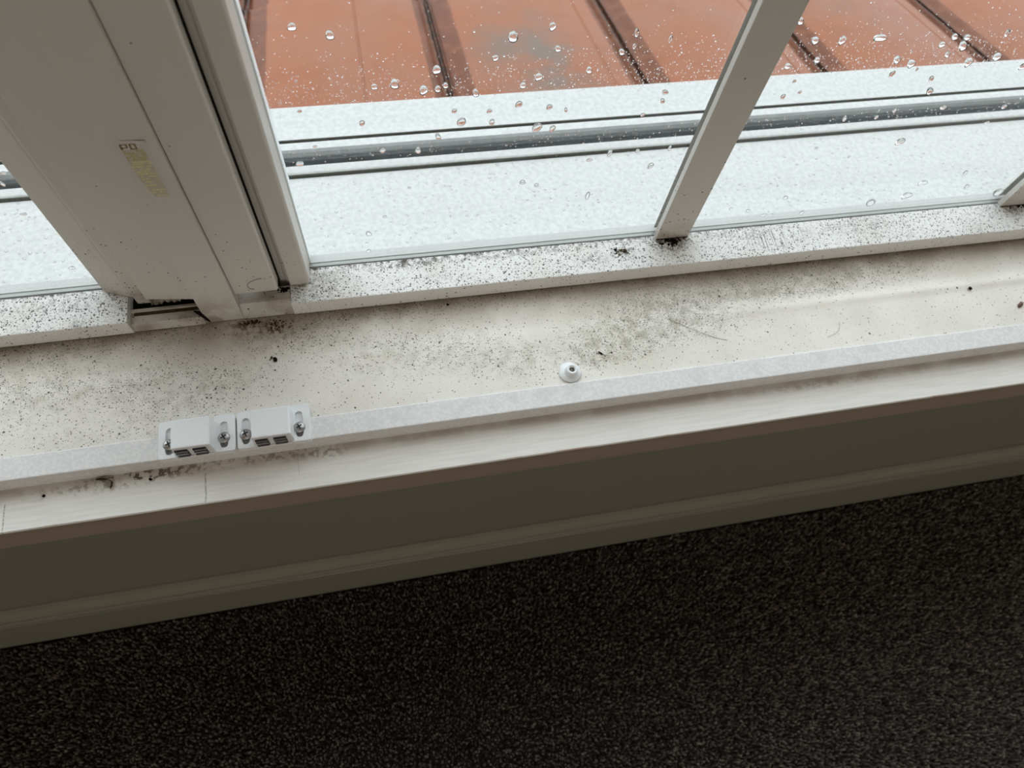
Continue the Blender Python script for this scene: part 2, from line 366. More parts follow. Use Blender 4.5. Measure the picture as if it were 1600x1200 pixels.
# ------------------------------------------------------------------ carpet pile
def carpet():
    x0, x1, y0, y1, st = -.72, 1.55, -.42, .172, .0031
    xs = np.arange(x0, x1, st); ys = np.arange(y0, y1, st)
    gx, gy = np.meshgrid(xs, ys); gx = gx.ravel(); gy = gy.ravel(); n = len(gx)
    gx = gx+RNG.uniform(-.0011,.0011,n); gy = gy+RNG.uniform(-.0011,.0011,n)
    gy = np.minimum(gy, .1705)
    h = RNG.uniform(.006,.0105,n); a = RNG.uniform(0,6.283,n); lean = RNG.uniform(0,.0026,n); la = RNG.normal(1.2,1.4,n)
    r0 = RNG.uniform(.0009,.0014,n); r1 = RNG.uniform(.0009,.0017,n)
    V = np.zeros((n,6,3))
    for k in range(3):
        c, s = np.cos(a+k*2.094), np.sin(a+k*2.094)
        V[:,k,0] = gx+r0*c; V[:,k,1] = gy+r0*s; V[:,k,2] = ZF-.008
        V[:,3+k,0] = gx+r1*c+lean*np.cos(la); V[:,3+k,1] = gy+r1*s+lean*np.sin(la); V[:,3+k,2] = ZF-.008+h+r1*.6*np.cos(k*2.1+a)
    V[:,:,1] = np.minimum(V[:,:,1], .1725)
    quads = np.array([[0,1,4,3],[1,2,5,4],[2,0,3,5]])
    base = (np.arange(n)*6)[:,None,None]
    Q = (base+quads[None]).reshape(-1,4); T = (np.arange(n)*6)[:,None]+np.array([3,4,5])[None]
    me = bpy.data.meshes.new('carpet_pile'); me.vertices.add(n*6); me.vertices.foreach_set('co', V.ravel())
    loops = np.concatenate([Q.ravel(), T.ravel()]); me.loops.add(len(loops)); me.loops.foreach_set('vertex_index', loops.astype(np.int32))
    starts = np.concatenate([np.arange(len(Q))*4, len(Q)*4+np.arange(len(T))*3]).astype(np.int32)
    tot = np.concatenate([np.full(len(Q),4), np.full(len(T),3)]).astype(np.int32)
    me.polygons.add(len(starts)); me.polygons.foreach_set('loop_start', starts); me.polygons.foreach_set('loop_total', tot)
    me.update(calc_edges=True)
    at = me.attributes.new('tone', 'FLOAT', 'POINT')
    tone = np.repeat(np.clip(RNG.beta(1.1,2.4,n),0,1), 6); at.data.foreach_set('value', tone.astype(np.float32))
    o = link('carpet_pile', me, M_CARPET)
    tag(o, 'short dark flecked carpet pile covering the floor', 'carpet', kind='stuff')
carpet()

# ------------------------------------------------------------------ window sill (interior)
sill = root('trim_1', (0,.166,0)); struct(sill, 'stained white window sill with raised bar and front nosing', 'window sill')
SO = (0,.166,0)
def sill_board():
    bm = bmesh.new(); xs = np.linspace(WL, WR, 180); ys = list(np.linspace(.2155,.308,38)); rows = []
    for x in xs:
        rp = min(1, max(0, (x-.16)/.3)); row = []
        for y in ys:
            t = min(1, max(0, (y-.262)/.012)); sm = t*t*(3-2*t)
            z = -.0018*sm*(.55+.45*rp)+rp*.0012*math.exp(-((y-.2605)/.0035)**2)+.00025*math.sin(x*23+y*60)*math.sin(y*90)
            row.append(bm.verts.new((x, y, z)))
        rows.append(row)
    for i in range(len(xs)-1):
        for k in range(len(ys)-1): bm.faces.new((rows[i][k], rows[i+1][k], rows[i+1][k+1], rows[i][k+1]))
    box(bm, WL, WR, .2155, .345, -.034, -.004)
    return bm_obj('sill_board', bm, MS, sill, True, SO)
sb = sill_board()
pr = round_prof([(.198,-.016),(.198,.0017),(.2155,.0017),(.2155,-.016)], .0009, 2)
bm_obj('raised_bar', extr(pr, WL, WR), MB, sill, False, SO)
pr = [(.1666,-.0172),(.1667,-.0157),(.1673,-.015),(.2155,-.015),(.2155,-.034),(.1900,-.034),(.1880,-.0184),(.1670,-.0184)]
bm_obj('front_board', extr(pr, XL+.3, XR-.3), MFR, sill, False, SO)
pr = [(.1676,-.0186),(.1690,-.0240),(.1702,-.0300),(.1700,-.0340),(.1676,-.0480),(.1672,-.0525),(.1690,-.0535),(YW,-.0535),(YW,-.0185)]
bm_obj('nosing', extr(pr, XL+.3, XR-.3), M_TRIM, sill, False, SO)

# ------------------------------------------------------------------ windows
YG = .3378; TOP = WT
YAW = math.radians(-.33)
w1 = root('window_1', (0,.305,0), YAW); struct(w1, 'right sliding sash with grey glazing bars and mouldy bottom rail', 'window')
W1 = (0,.305,0)
def w1o(n, bm, m, **k): return bm_obj(n, bm, m, w1, org=W1, **k)
RT = .0166
pr = round_prof([(.3052,.0006),(.3052,RT),(.3362,RT),(.3362,.0006)], .0007, 2)
w1o('bottom_rail', extr(pr, -.0728, WR-.02, 1), MR)
w1o('gasket', extr([(.3363,.001),(.3363,RT-.0008),(YG+.0004,RT-.0012),(YG+.0004,.001)], -.0728, WR-.02), M_GASKET)
w1o('outer_bead', extr([(YG+.0006,-.005),(YG+.0006,RT-.0013),(YG+.0032,RT-.0012),(YG+.0036,RT-.0002),(.3484,.0164),(.3488,.0155),(.3488,-.005)], -.0728, WR-.02), M_BEAD)
# sash stile beside the fixed post: deep strip and proud strip with a moulded line
st = w1o('stile', vextr(round_prof([(-.0725,.3215),(-.0590,.3215),(-.0573,.3230),(-.0568,.3375),(-.0568,.3500),(-.0725,.3500)], .0007, 2), RT+.0012, TOP), MF)
w1o('inner_strip', vextr([(-.1000,.3290),(-.0765,.3290),(-.0748,.3275),(-.0726,.3275),(-.0726,.3480),(-.1000,.3480)], .006, TOP), MF)
w1o('outer_return', vextr([(-.0570,YG+.0034),(-.0556,YG+.0034),(-.0556,.3500),(-.0570,.3500)], RT, TOP), M_CPLAS)  # whiter strip paints in the skylight on the stile's outer edge
w1o('shadow_gap', vextr([(-.0900,.3222),(-.0802,.3222),(-.0801,.3292),(-.0900,.3292)], .0165, TOP), M_DIRT_SHADE)  # black strip put in for the shade and mould beside the cover strip
def glazing_bar(xf):
    bm = vextr(round_prof([(xf,.3318),(xf+.0295,.3318),(xf+.0295,.3372),(xf,.3372)], .0006, 2), RT+.0004, TOP)
    b = w1o('glazing_bar', bm, MF)
    bo = bm_obj('outer_bar', vextr([(xf-.0002,YG+.0036),(xf+.0297,YG+.0036),(xf+.0250,YG+.0085),(xf+.0045,YG+.0085)], .021, TOP), MF, b, org=W1)
    g = bm_obj('mould_line', extr([(.3322,RT+.0001),(.3322,RT+.0012),(.3316,RT+.0012),(.3316,RT+.0001)], xf+.0005, xf+.029), M_DIRT_SHADE, b, org=W1)
    return b
bars = [.2302, .5660, .9018, 1.2376]
for x in bars: glazing_bar(x)
edges = [-.0562]+[v for x in bars for v in (x+.001, x+.0285)]+[WR-.02]
for k in range(0, len(edges), 2):
    bm = bmesh.new(); box(bm, edges[k]-.001, edges[k+1]+.001, YG, YG+.0030, RT-.001, TOP); w1o('pane', bm, M_GLASS)

w2 = root('window_2', (-.5,.305,0), 0); struct(w2, 'left sliding sash beside the fixed post, edge of its pane in view', 'window')
W2 = (-.5,.305,0)
def w2o(n, bm, m, **k): return bm_obj(n, bm, m, w2, org=W2, **k)
pr = round_prof([(.3045,.0006),(.3045,RT-.0004),(.3362,RT-.0004),(.3362,.0006)], .0007, 2)
w2o('bottom_rail', extr(pr, WL+.01, -.1921), MR)
w2o('gasket', extr([(.3363,.001),(.3363,RT-.0008),(YG+.0004,RT-.0012),(YG+.0004,.001)], WL+.01, -.1921), M_GASKET)
w2o('outer_bead', extr([(YG+.0006,-.005),(YG+.0006,RT-.0013),(YG+.0032,RT-.0012),(YG+.0036,RT-.0002),(.3484,.0164),(.3488,.0155),(.3488,-.005)], WL+.01, -.1921), M_BEAD)
w2o('stile', vextr(round_prof([(-.2100,.3362),(-.2085,.3335),(-.1895,.3265),(-.1880,.3265),(-.1880,.3480),(-.2100,.3480)], .0006, 2), RT+.0005, TOP), MF)
w2o('inner_strip', vextr(round_prof([(-.1882,.3262),(-.1868,.3252),(-.1760,.3252),(-.1700,.3252),(-.1700,.3460),(-.1882,.3460)], .0006, 2), .0085, TOP), MF)
bm = bmesh.new(); box(bm, WL+.01, -.2095, YG, YG+.003, RT-.001, TOP); w2o('pane', bm, M_GLASS)

# fixed post and frame between the two sashes
fx = root('trim_2', (-.125,.307,0)); struct(fx, 'fixed cream frame post and cover strips between the two sashes', 'window frame')
FX = (-.125,.307,0)
def fxo(n, bm, m, **k): return bm_obj(n, bm, m, fx, org=FX, **k)
fxo('post', vextr(round_prof([(-.1395,.3072),(-.1115,.3072),(-.1115,.3350),(-.1395,.3350)], .0005, 2), .0002, TOP), MF)
fxo('cover_strip', vextr(round_prof([(-.1112,.3108),(-.0806,.3108),(-.0796,.3118),(-.0796,.3220),(-.1112,.3220)], .0006, 2), .0300, TOP), MF)
fxo('rebate', vextr([(-.1115,.3220),(-.0830,.3220),(-.0830,.3340),(-.1115,.3340)], .0300, TOP), M_DIRT_SHADE)
fxo('left_strip', vextr(round_prof([(-.1745,.3150),(-.1399,.3108),(-.1399,.3240),(-.1745,.3240)], .0006, 2), .0290, TOP), MF)
fxo('left_rebate', vextr([(-.1700,.3240),(-.1399,.3240),(-.1399,.3400),(-.1700,.3400)], .0300, TOP), M_DIRT_SHADE)
pr = [(.3068,.0003),(.3100,.0158),(.3106,.0163),(.3225,.0163),(.3232,.0100),(.3232,.0003)]
fxo('frame_sill', extr(pr, -.1113, -.0732), MF)
pr = [(.3060,.0003),(.3074,.0085),(.3080,.0088),(.3143,.0088),(.3146,.0084)]
pr = [(.3058,.0003),(.3072,.0086),(.3078,.0089),(.3140,.0089),(.3143,.0078),(.3175,.0078),(.3178,.0100),(.3196,.0100),(.3200,.0020),(.3200,.0003)]
fxo('frame_sill', extr(pr, -.1919, -.1397), MF)
dirty = fxo('dirt_strip', extr([(.3144,.0079),(.3144,.0083),(.3174,.0083),(.3174,.0079)], -.1900, -.1400), m_simple('brown_grime', (0.16,0.115,0.08,1), .8, .2, .5, 260, .6))
fxo('dark_recess', extr([(.3201,.0005),(.3201,.0060),(.3400,.0060),(.3400,.0005)], -.1919, -.1400), M_DIRT_SHADE)
fxo('dark_recess', extr([(.3235,.0005),(.3235,.0060),(.3400,.0060),(.3400,.0005)], -.1110, -.0735), M_DIRT_SHADE)
fxo('recess_back', extr([(.3330,.0060),(.3330,.0400),(.3400,.0400),(.3400,.0060)], -.1760, -.1400), M_DIRT_SHADE)
bm = bmesh.new()   # torn strip of seal hanging in the recess, ragged edge
N = 22; top = []; bot = []; bk = []
for i in range(N+1):
    x = -.1735+(.0325)*i/N
    top.append(bm.verts.new((x, .3170+.0006*math.sin(i*1.3), .0262+.0006*math.sin(i*.9))))
    bot.append(bm.verts.new((x, .3160+.0008*math.sin(i*2.1), .0196+.0016*random.uniform(-1,1)+.003*i/N)))
    bk.append(bm.verts.new((x, .3190, .0230)))
for i in range(N):
    bm.faces.new((top[i],top[i+1],bot[i+1],bot[i])); bm.faces.new((bot[i],bot[i+1],bk[i+1],bk[i])); bm.faces.new((bk[i],bk[i+1],top[i+1],top[i]))
fxo('torn_seal', bm, M_SEAL, smooth=True)
bm = bmesh.new()   # dark slanting crack beside the foot of the post
pts = [(-.1440,.0185),(-.1398,.0170),(-.1372,.0062),(-.1362,.0012),(-.1378,.0020),(-.1400,.0080)]
a = [bm.verts.new((x, .3066, z)) for x, z in pts]; b = [bm.verts.new((x, .3076, z)) for x, z in pts]
bm.faces.new(a); bm.faces.new(b[::-1])
for k in range(6): bm.faces.new((a[k],a[(k+1)%6],b[(k+1)%6],b[k]))
fxo('crack', bm, M_DIRT_SHADE)

# head, sides of the window frame (out of view above)
hd = root('trim_3', (0,.33,TOP)); struct(hd, 'outer frame at the head and sides of the window', 'window frame')
for nm, a in (('head', (WL,WR,.300,.36,TOP-.001,TOP+.03)), ('jamb', (WL-.002,WL+.03,.300,.36,0,TOP)), ('jamb', (WR-.03,WR+.002,.300,.36,0,TOP))):
    bm = bmesh.new(); box(bm, *a); bm_obj(nm, bm, MF, hd, org=(0,.33,TOP))

# ------------------------------------------------------------------ outside ledge and track
led = root('trim_4', (0,.46,-.02), math.radians(.12)); struct(led, 'wet white outside ledge and track beyond the glass', 'window ledge')
LO = (0,.46,-.02)
def lo(n, bm, m, **k): return bm_obj(n, bm, m, led, org=LO, **k)
lo('textured_ledge', extr([(.352,-.05),(.352,-.0190),(.4572,-.0168),(.4572,-.05)], WL, WR), M_LEDGE)
lo('inner_groove', extr([(.4573,-.05),(.4573,-.0185),(.4583,-.0182),(.4585,-.0146),(.4592,-.0142),(.4592,-.05)], WL, WR), M_GROOVE)
pr = round_prof([(.4593,-.05),(.4593,-.0142),(.4610,-.0132),(.4680,-.0122),(.4690,-.05)], .0008, 3)
lo('inner_ridge', extr(pr, WL, WR), M_FLANGE)
lo('channel_floor', extr([(.4690,-.05),(.4690,-.0290),(.4800,-.0290),(.4800,-.05)], WL, WR), M_CHAN)
lo('channel_wall', extr([(.4800,-.05),(.4800,-.0195),(.4812,-.0185),(.4826,-.0185),(.4826,-.05)], WL, WR), M_CHAN)
lo('channel_lip', extr([(.4826,-.05),(.4826,-.0165),(.4842,-.0135),(.4864,-.0118),(.4864,-.05)], WL, WR), M_CHANG)
pr = round_prof([(.4864,-.05),(.4860,-.0118),(.4952,-.0118),(.4960,-.05)], .0012, 3)
lo('outer_ridge', extr(pr, WL, WR), M_FLANGE)
lo('outer_groove', extr([(.4984,-.05),(.4984,-.0128),(.4990,-.0124),(.4990,-.05)], WL, WR), M_GROOVE)
lo('flange', extr(round_prof([(.4990,-.05),(.4990,-.0125),(.5398,-.0125),(.5398,-.30),(.5370,-.30),(.5370,-.05)], .0008, 2), WL-.3, WR+.3), M_FLANGE)

# ------------------------------------------------------------------ tiled roof outside, falling away at 15 degrees
PITCH = math.radians(15); TW = .283; TL = .345/math.cos(PITCH)
def tile_mesh(name, groove_u):
    bm = bmesh.new(); L = TL+.05
    us = sorted(set([0,.0035,.0045,.0062,.0072,.011,.020,.030,.045,.253,.262,.268,.273,.2765,.280,TW-.0004]+list(np.linspace(.06,.245,16))+[groove_u-.0035,groove_u-.0012,groove_u+.0004,groove_u+.003]))
    def hz(u):
        h = .016*math.sin(math.pi*min(1,max(0,(u-.018)/(TW-.030))))**.62
        if u < .0040: h = -.001
        elif u < .0070: h = .0045
        elif u < .0100: h = -.0015
        if u > .2762: h = .0040 if u < .2810 else -.001
        if groove_u-.0020 < u < groove_u+.0010: h -= .0016
        return h
    ny = 5; R = []
    for j in range(ny+1):
        v = L*j/ny
        R.append([bm.verts.new((u, v, hz(u)+.012*j/ny)) for u in us])
    U = [[bm.verts.new((u, L*j/ny, hz(u)+.012*j/ny-.011)) for u in us] for j in (0, ny)]
    for j in range(ny):
        for k in range(len(us)-1): bm.faces.new((R[j][k], R[j][k+1], R[j+1][k+1], R[j+1][k]))
    for k in range(len(us)-1):
        bm.faces.new((R[0][k+1], R[0][k], U[0][k], U[0][k+1])); bm.faces.new((R[ny][k], R[ny][k+1], U[1][k+1], U[1][k]))
        bm.faces.new((U[0][k+1], U[0][k], U[1][k], U[1][k+1]))
    me = bpy.data.meshes.new(name); bmesh.ops.recalc_face_normals(bm, faces=bm.faces); bm.to_mesh(me); bm.free()
    me.materials.append(M_TILE)
    return me
roof = root('tiled_roof', (0,.70,-.20)); tag(roof, 'wet terracotta tiled roof sloping away outside the window', 'roof')
roof.rotation_euler.x = -PITCH
tA, tB = tile_mesh('roof_tile', .169), tile_mesh('roof_tile', .236)
for c in range(-4, 6):
    for r in range(-1, 8):
        me = tA if c == -1 else tB
        t = bpy.data.objects.new('roof_tile', me); C.objects.link(t); t.parent = roof
        xx = .1215+c*TW; yy = (1.0-.70-.345+r*.345)/math.cos(PITCH)
        t.location = (xx+random.uniform(-.0006,.0006), yy+random.uniform(-.003,.003), -.0135+random.uniform(-.0006,.0006))
bm = bmesh.new(); box(bm, -2.2, 2.6, -.20, 3.2, -.06, -.031); bm_obj('underlay', bm, M_ROOF_UNDER, roof)

# ------------------------------------------------------------------ magnetic catches on the raised bar
def rr(w, h, r):    # rounded rectangle radius as function of angle
    def f(a):
        c, s = math.cos(a), math.sin(a)
        t = min((w/2)/abs(c) if abs(c) > 1e-6 else 9, (h/2)/abs(s) if abs(s) > 1e-6 else 9)
        x, y = c*t, s*t
        ax, ay = abs(x)-(w/2-r), abs(y)-(h/2-r)
        if ax > 0 and ay > 0:   # corner: intersect with circle
            cx, cy = w/2-r, h/2-r; C_, S_ = abs(c), abs(s)
            B = C_*cx+S_*cy; D = B*B-(cx*cx+cy*cy-r*r); t = B+math.sqrt(max(0, D)); x, y = c*t, s*t
        return x, y
    return f
def ear(bm, cx, cy, w, h, z0, z1, sx_, sy_, sw, sh):
    """mounting ear with a slot"""
    N = 48; fo, fi = rr(w, h, .0018), rr(sw, sh, sw/2*.98)
    ring = []
    for k in range(N):
        a = 2*math.pi*(k+.5)/N; xo, yo = fo(a); xi, yi = fi(a); ring.append(((cx+xo, cy+yo), (cx+sx_+xi, cy+sy_+yi)))
    e = .0006
    vo0 = [bm.verts.new((p[0][0], p[0][1], z0)) for p in ring]; vo1 = [bm.verts.new((p[0][0], p[0][1], z1-e)) for p in ring]
    vo2 = [bm.verts.new((cx+(p[0][0]-cx)*.95, cy+(p[0][1]-cy)*.975, z1)) for p in ring]
    vi1 = [bm.verts.new((p[1][0], p[1][1], z1)) for p in ring]; vi0 = [bm.verts.new((p[1][0], p[1][1], z0)) for p in ring]
    for A, B in ((vo0,vo1),(vo1,vo2),(vo2,vi1),(vi1,vi0)):
        for k in range(N): bm.faces.new((A[k], A[(k+1)%N], B[(k+1)%N], B[k]))
def screw(parent, x, y, z, ang, org):
    bm = bmesh.new(); R = .0042
    rows = lathe(bm, [(R*.55,z-.004),(R*.55,z),(R,z+.0001),(R,z+.0007),(R*.9,z+.0015),(R*.65,z+.0022),(R*.3,z+.0026),(.0001,z+.0027)], x, y, 24)
    s = bm_obj('screw', bm, M_STEEL, parent, True, org)
    bm = bmesh.new()
    for a in (ang, ang+math.pi/2):
        c, sn = math.cos(a), math.sin(a); l, w = .0022, .00048; q = []
        for zz in (z+.0016, z+.00275):
            for p, t in ((-l,-w),(l,-w),(l,w),(-l,w)):
                k = .75 if zz > z+.002 and False else 1
                q.append(bm.verts.new((x+(p*c-t*sn)*k, y+(p*sn+t*c)*k, zz)))
        for f in ((3,2,1,0),(4,5,6,7),(0,1,5,4),(1,2,6,5),(2,3,7,6),(3,0,4,7)): bm.faces.new([q[i] for i in f])
    bm_obj('cross_recess', bm, M_BLACK, s, org=org)
def catch(xa, xb, bo0, bo1, sl, sr, label, ty):
    z0 = .0018; y0, y1 = .1958, .2248; org = ((xa+xb)/2, (y0+y1)/2, z0); cy = (y0+y1)/2
    t = root('magnetic_catch', org); tag(t, label, 'catch', 'magnetic catches on the sill bar')
    zt = .0066; bm = bmesh.new()
    le, re = .0150, .0148
    ear(bm, xa+le/2, cy, le, y1-y0, z0, zt, sl-(xa+le/2), -.001+ty, .0054, .0205)
    ear(bm, xb-re/2, cy, re, y1-y0, z0, zt, sr-(xb-re/2), -.001+ty, .0054, .0205)
    box(bm, xa+le-.0006, xb-re+.0006, y0+.0008, y1-.003, z0, zt-.0014)
    box(bm, xa+.002, xa+le-.002, y0+.013, y1-.002, z0, zt-.0020); box(bm, xb-re+.002, xb-.002, y0+.013, y1-.002, z0, zt-.0020)
    # raised housing, slightly drafted
    box(bm, bo0-.0003, bo1+.0036, .1972, .2200, zt-.0020, .0192, .0011, taper=(.925,.96))
    h = bm_obj('housing', bm, M_CPLAS, t, org=org)
    w = bo1-bo0
    for k in (0, 1):      # two magnets showing in the front face, each between steel pole plates
        mx = bo0+.0012+w*(.22+.50*k)
        bm = bmesh.new(); box(bm, mx-.0043, mx+.0043, .1964, .1995, .0058, .0160, .0003)
        mg = bm_obj('magnet', bm, M_BLACK, t, org=org)
        for j in range(4):
            zz = .0068+.0026*j; sft = .0004*(j % 2)
            bm = bmesh.new(); box(bm, mx-.0043+sft, mx+.0039+sft, .1956+.0004*(j % 2), .1990, zz-.0006, zz+.0005, .0002)
            bm_obj('pole_plate', bm, M_BSTEEL if j % 2 else M_STEEL, mg, org=org)
    for s_, a in ((sl, .35), (sr, .5)):
        screw(t, s_, .2065+ty*.4, zt-.0002, a, org)
catch(-.1717, -.1191, -.1600, -.1358, -.1640, -.1268, 'white plastic magnetic catch on the sill bar, left one of the two', -.0004)
catch(-.1179, -.0664, -.1062, -.0812, -.1118, -.0742, 'white plastic magnetic catch on the sill bar, right one of the two', 0)

# ------------------------------------------------------------------ plastic plug with hole on the sill
pg = root('screw_plug', (.1345,.2245,0)); tag(pg, 'round white plastic screw plug with a dark hole against the sill bar', 'plug')
bm = bmesh.new(); seg = 28; cx, cy = .1345, .2250
rows = lathe(bm, [(.0001,.0008),(.0088,.0006),(.0090,.0013),(.0084,.0021),(.0058,.0023),(.0046,.0030)], cx, cy, seg)
for ring in rows:
    for k, v in enumerate(ring):
        f = 1-.06*(k in (3,4,12,13,19))
        v.co.x = cx+(v.co.x-cx)*f; v.co.y = max(.2158, cy+(v.co.y-cy)*f)
bm_obj('flange', bm, M_CPLAS, pg, True, (.1345,.2245,0))
bm = bmesh.new(); lathe(bm, [(.0058,.0018),(.0050,.0050),(.0045,.0068),(.0040,.0072),(.0026,.0070),(.0022,.0060),(.0022,.0040)], cx+.0005, cy-.0008, seg, (.05,.12))
bm_obj('tube', bm, M_CPLAS, pg, True, (.1345,.2245,0))
bm = bmesh.new(); lathe(bm, [(.0001,.0056),(.0023,.0052),(.0023,.0040)], cx+.0005, cy-.0008, 16, (.05,.12))
bm_obj('hole', bm, m_simple('dark_steel_pin', (.22,.21,.19,1), .4, .5, .2, 400, .2, .6), pg, True, (.1345,.2245,0))

# ------------------------------------------------------------------ warning sticker on the left cover strip / post
def sticker():
    # lies on the front face of the post
    Y = .3072
    def P(az0, ty): return az0*Y, .5-Y/ty
    xl, xr = -.1318, -.1180; zt, zb = .5-Y/1.000, .5-Y/.868
    t = root('sticker', (-.125,Y,(zt+zb)/2)); tag(t, 'peeling clear sticker with faded yellow print on the window post', 'sticker')
    org = (-.125,Y,(zt+zb)/2)
    bm = bmesh.new(); N = 16
    rows = []
    for j in range(N+1):
        z = zt+(zb-zt)*j/N; row = []
        for i in range(5):
            x = xl-.0015+(xr-xl+.0025)*i/4
            lift = .0012*max(0, 1-j/1.0)*(i/4)**2
            row.append((x, Y-.00012-lift, z))
        rows.append(row)
    V = [[bm.verts.new(p) for p in r] for r in rows]; B = [[bm.verts.new((p[0], p[1]+.00008, p[2])) for p in r] for r in rows]
    for j in range(N):
        for i in range(4):
            bm.faces.new((V[j][i],V[j][i+1],V[j+1][i+1],V[j+1][i])); bm.faces.new((B[j][i+1],B[j][i],B[j+1][i],B[j+1][i+1]))
    bm_obj('film', bm, M_FILM, t, org=org)
    def quad(bm, x0, x1, z0, z1, y=Y-.00018):
        v = [bm.verts.new(p) for p in ((x0,y,z0),(x1,y,z0),(x1,y,z1),(x0,y,z1))]; bm.faces.new(v)
    bm = bmesh.new(); g = [(xl+.0006,.15),(xr-.0020,.15),(xr-.0006,.98),(xl+.0050,.98),(xl+.0016,.66)]
    bm.faces.new([bm.verts.new((x, Y-.00015, zt-(zt-zb)*f)) for x, f in g]); bm_obj('print_ground', bm, M_GROUND, t, org=org)
    H = zt-zb; rnd = random.Random(9)
    lines = [.17,.205,.24,.275,.31,.35,.385,.43,.475,.515,.555,.60,.645,.70,.76,.85,.895,.955]
    bmY, bmO = bmesh.new(), bmesh.new()
    for n_, f in enumerate(lines):
        z = zt-H*f; tgt = bmO if n_ < 5 else bmY
        sh = .0004*n_/3
        a, b = xl+.0012+(.0007 if n_ > 8 else 0), xr-.0016
        if n_ == 13: a, b = xl+.004, xr-.006
        if n_ == 14: a, b = xl+.003, xr-.004
        if n_ == 17: a, b = xl+.0055, xr-.0012
        x = a
        while x < b:
            wd = rnd.uniform(.0005,.0016)
            if rnd.random() > .10 + (.25 if n_ in (7,8,11,12) else 0): quad(tgt, x, min(b, x+wd), z-.0006, z+.0005)
            x += wd+rnd.uniform(.00025,.0005)
    bm_obj('small_print', bmY, M_YEL, t, org=org); bm_obj('small_print', bmO, M_ORG, t, org=org)
    bm = bmesh.new(); z1, z0 = zt-H*.055, zt-H*.145     # two worn block letters
    w = .0007
    X0 = xl+.0008
    quad(bm, X0, X0+w*1.6, z0, z1); quad(bm, X0, X0+.0036, z1-w, z1); quad(bm, X0+.0030, X0+.0040, z0+.0016, z1); quad(bm, X0, X0+.0036, z0+.0012, z0+.0012+w); 
    X1 = X0+.0048
    quad(bm, X1, X1+w*1.4, z0, z1); quad(bm, X1+.0026, X1+.0036, z0, z1); quad(bm, X1, X1+.0036, z1-w, z1); quad(bm, X1, X1+.0036, z0, z0+w)
    bm_obj('heading_print', bm, M_GOLD, t, org=org)
sticker()

# ------------------------------------------------------------------ debris
def crumb(name, x, y, z, r, mat, label, cat, sq=(1,1,.7), seed=1, rz=None):
    rn = random.Random(seed); bm = bmesh.new(); bmesh.ops.create_icosphere(bm, subdivisions=2, radius=r)
    for v in bm.verts:
        k = rn.uniform(.78,1.15); v.co = Vector((v.co.x*k*sq[0], v.co.y*k*sq[1], v.co.z*k*sq[2]))
    zz = min(v.co.z for v in bm.verts)
    for v in bm.verts: v.co.z -= zz
    o = bm_obj(name, bm, mat, None, True); o.location = (x, y, z); o.rotation_euler.z = rn.uniform(0,3) if rz is None else rz
    return tag(o, label, cat)
crumb('crumb', .5104,.2561,.0002,.0017,M_DIRT_SHADE,'round black crumb on the sill at the far right','crumb',seed=2)
crumb('crumb', .4990,.2588,.0003,.0008,M_DIRT_SHADE,'tiny black crumb just left of the round black crumb','crumb',(1.4,.7,.6),seed=3)
crumb('crumb', -.0899,.2677,-.0008,.0019,M_DIRT_SHADE,'black crumb on the stained sill right of the window post','crumb',(1.2,.8,.6),seed=4)
crumb('crumb', -.0925,.2700,-.0008,.0011,M_BUG,'small brown crumb touching the black crumb on the sill','crumb',(1.1,.9,.6),seed=5)
crumb('crumb', .1630,.2387,.0,.0014,M_DIRT_SHADE,'flat dark flake on the sill behind the screw plug','flake',(1.6,.6,.35),seed=6)
crumb('crumb', -.1835,.1905,-.0150,.0014,M_DIRT_SHADE,'black crumb on the front board below the left catch','crumb',(1,.8,.6),seed=7)
crumb('crumb', -.2545,.1893,-.0150,.0011,M_DIRT_SHADE,'black crumb on the front board left of the dead insect','crumb',(1,1.1,.6),seed=8)
crumb('crumb', .0480,.3000,-.0014,.0012,M_DIRT_SHADE,'black crumb on the sill under the right sash rail','crumb',(1,1,.6),seed=10)
crumb('mould_clump', .2010,.3225,RT,.0019,m_simple('green_mould',(.09,.075,.03,1),.9,.1,.5,400,.6),'small olive mould clump on the rail left of the glazing bar','mould',(1,1,.4),seed=12)
crumb('mould_clump', .1932,.3243,RT,.0013,M_DIRT_SHADE,'small black mould dot beside the olive mould clump','mould',(1,1.1,.5),seed=13)
sd = crumb('seed', .5507,.2342,.0,.0024,m_simple('seed_brown',(.20,.11,.07,1),.5,.4,.3,600,.3),'brown seed on the sill at the right edge','seed',(1.7,.75,.6),seed=14)
sd.rotation_euler.z = .6
def mould(x, y, z, sx_, sy_, n, r, mat, label, seed, avoid=None):
    rn = random.Random(seed); bm = bmesh.new()
    for i in range(n):
        px, py = rn.gauss(0, sx_), rn.gauss(0, sy_)
        if avoid and py > avoid: py = avoid-rn.random()*.001
        k = math.exp(-(px/sx_/1.6)**2-(py/sy_/1.6)**2); rr_ = r*(.35+.9*k)*rn.uniform(.6,1.2); a0 = rn.random()*6; m = 6
        lo_ = [bm.verts.new((px+rr_*rn.uniform(.7,1.3)*math.cos(a0+j*1.047), py+rr_*rn.uniform(.7,1.3)*math.sin(a0+j*1.047), 0)) for j in range(m)]
        hi = [bm.verts.new((px+(v.co.x-px)*.6, py+(v.co.y-py)*.6, rr_*.35)) for v in lo_]
        for j in range(m): bm.faces.new((lo_[j], lo_[(j+1)%m], hi[(j+1)%m], hi[j]))
        bm.faces.new(hi); bm.faces.new(lo_[::-1])
    o = bm_obj('mould_clump', bm, mat, None); o.location = (x, y, z); return tag(o, label, 'mould')
mould(.2440,.3270,RT,.0085,.0026,95,.0011,M_DIRT_SHADE,'black mould clump at the foot of the glazing bar',31,.0038)
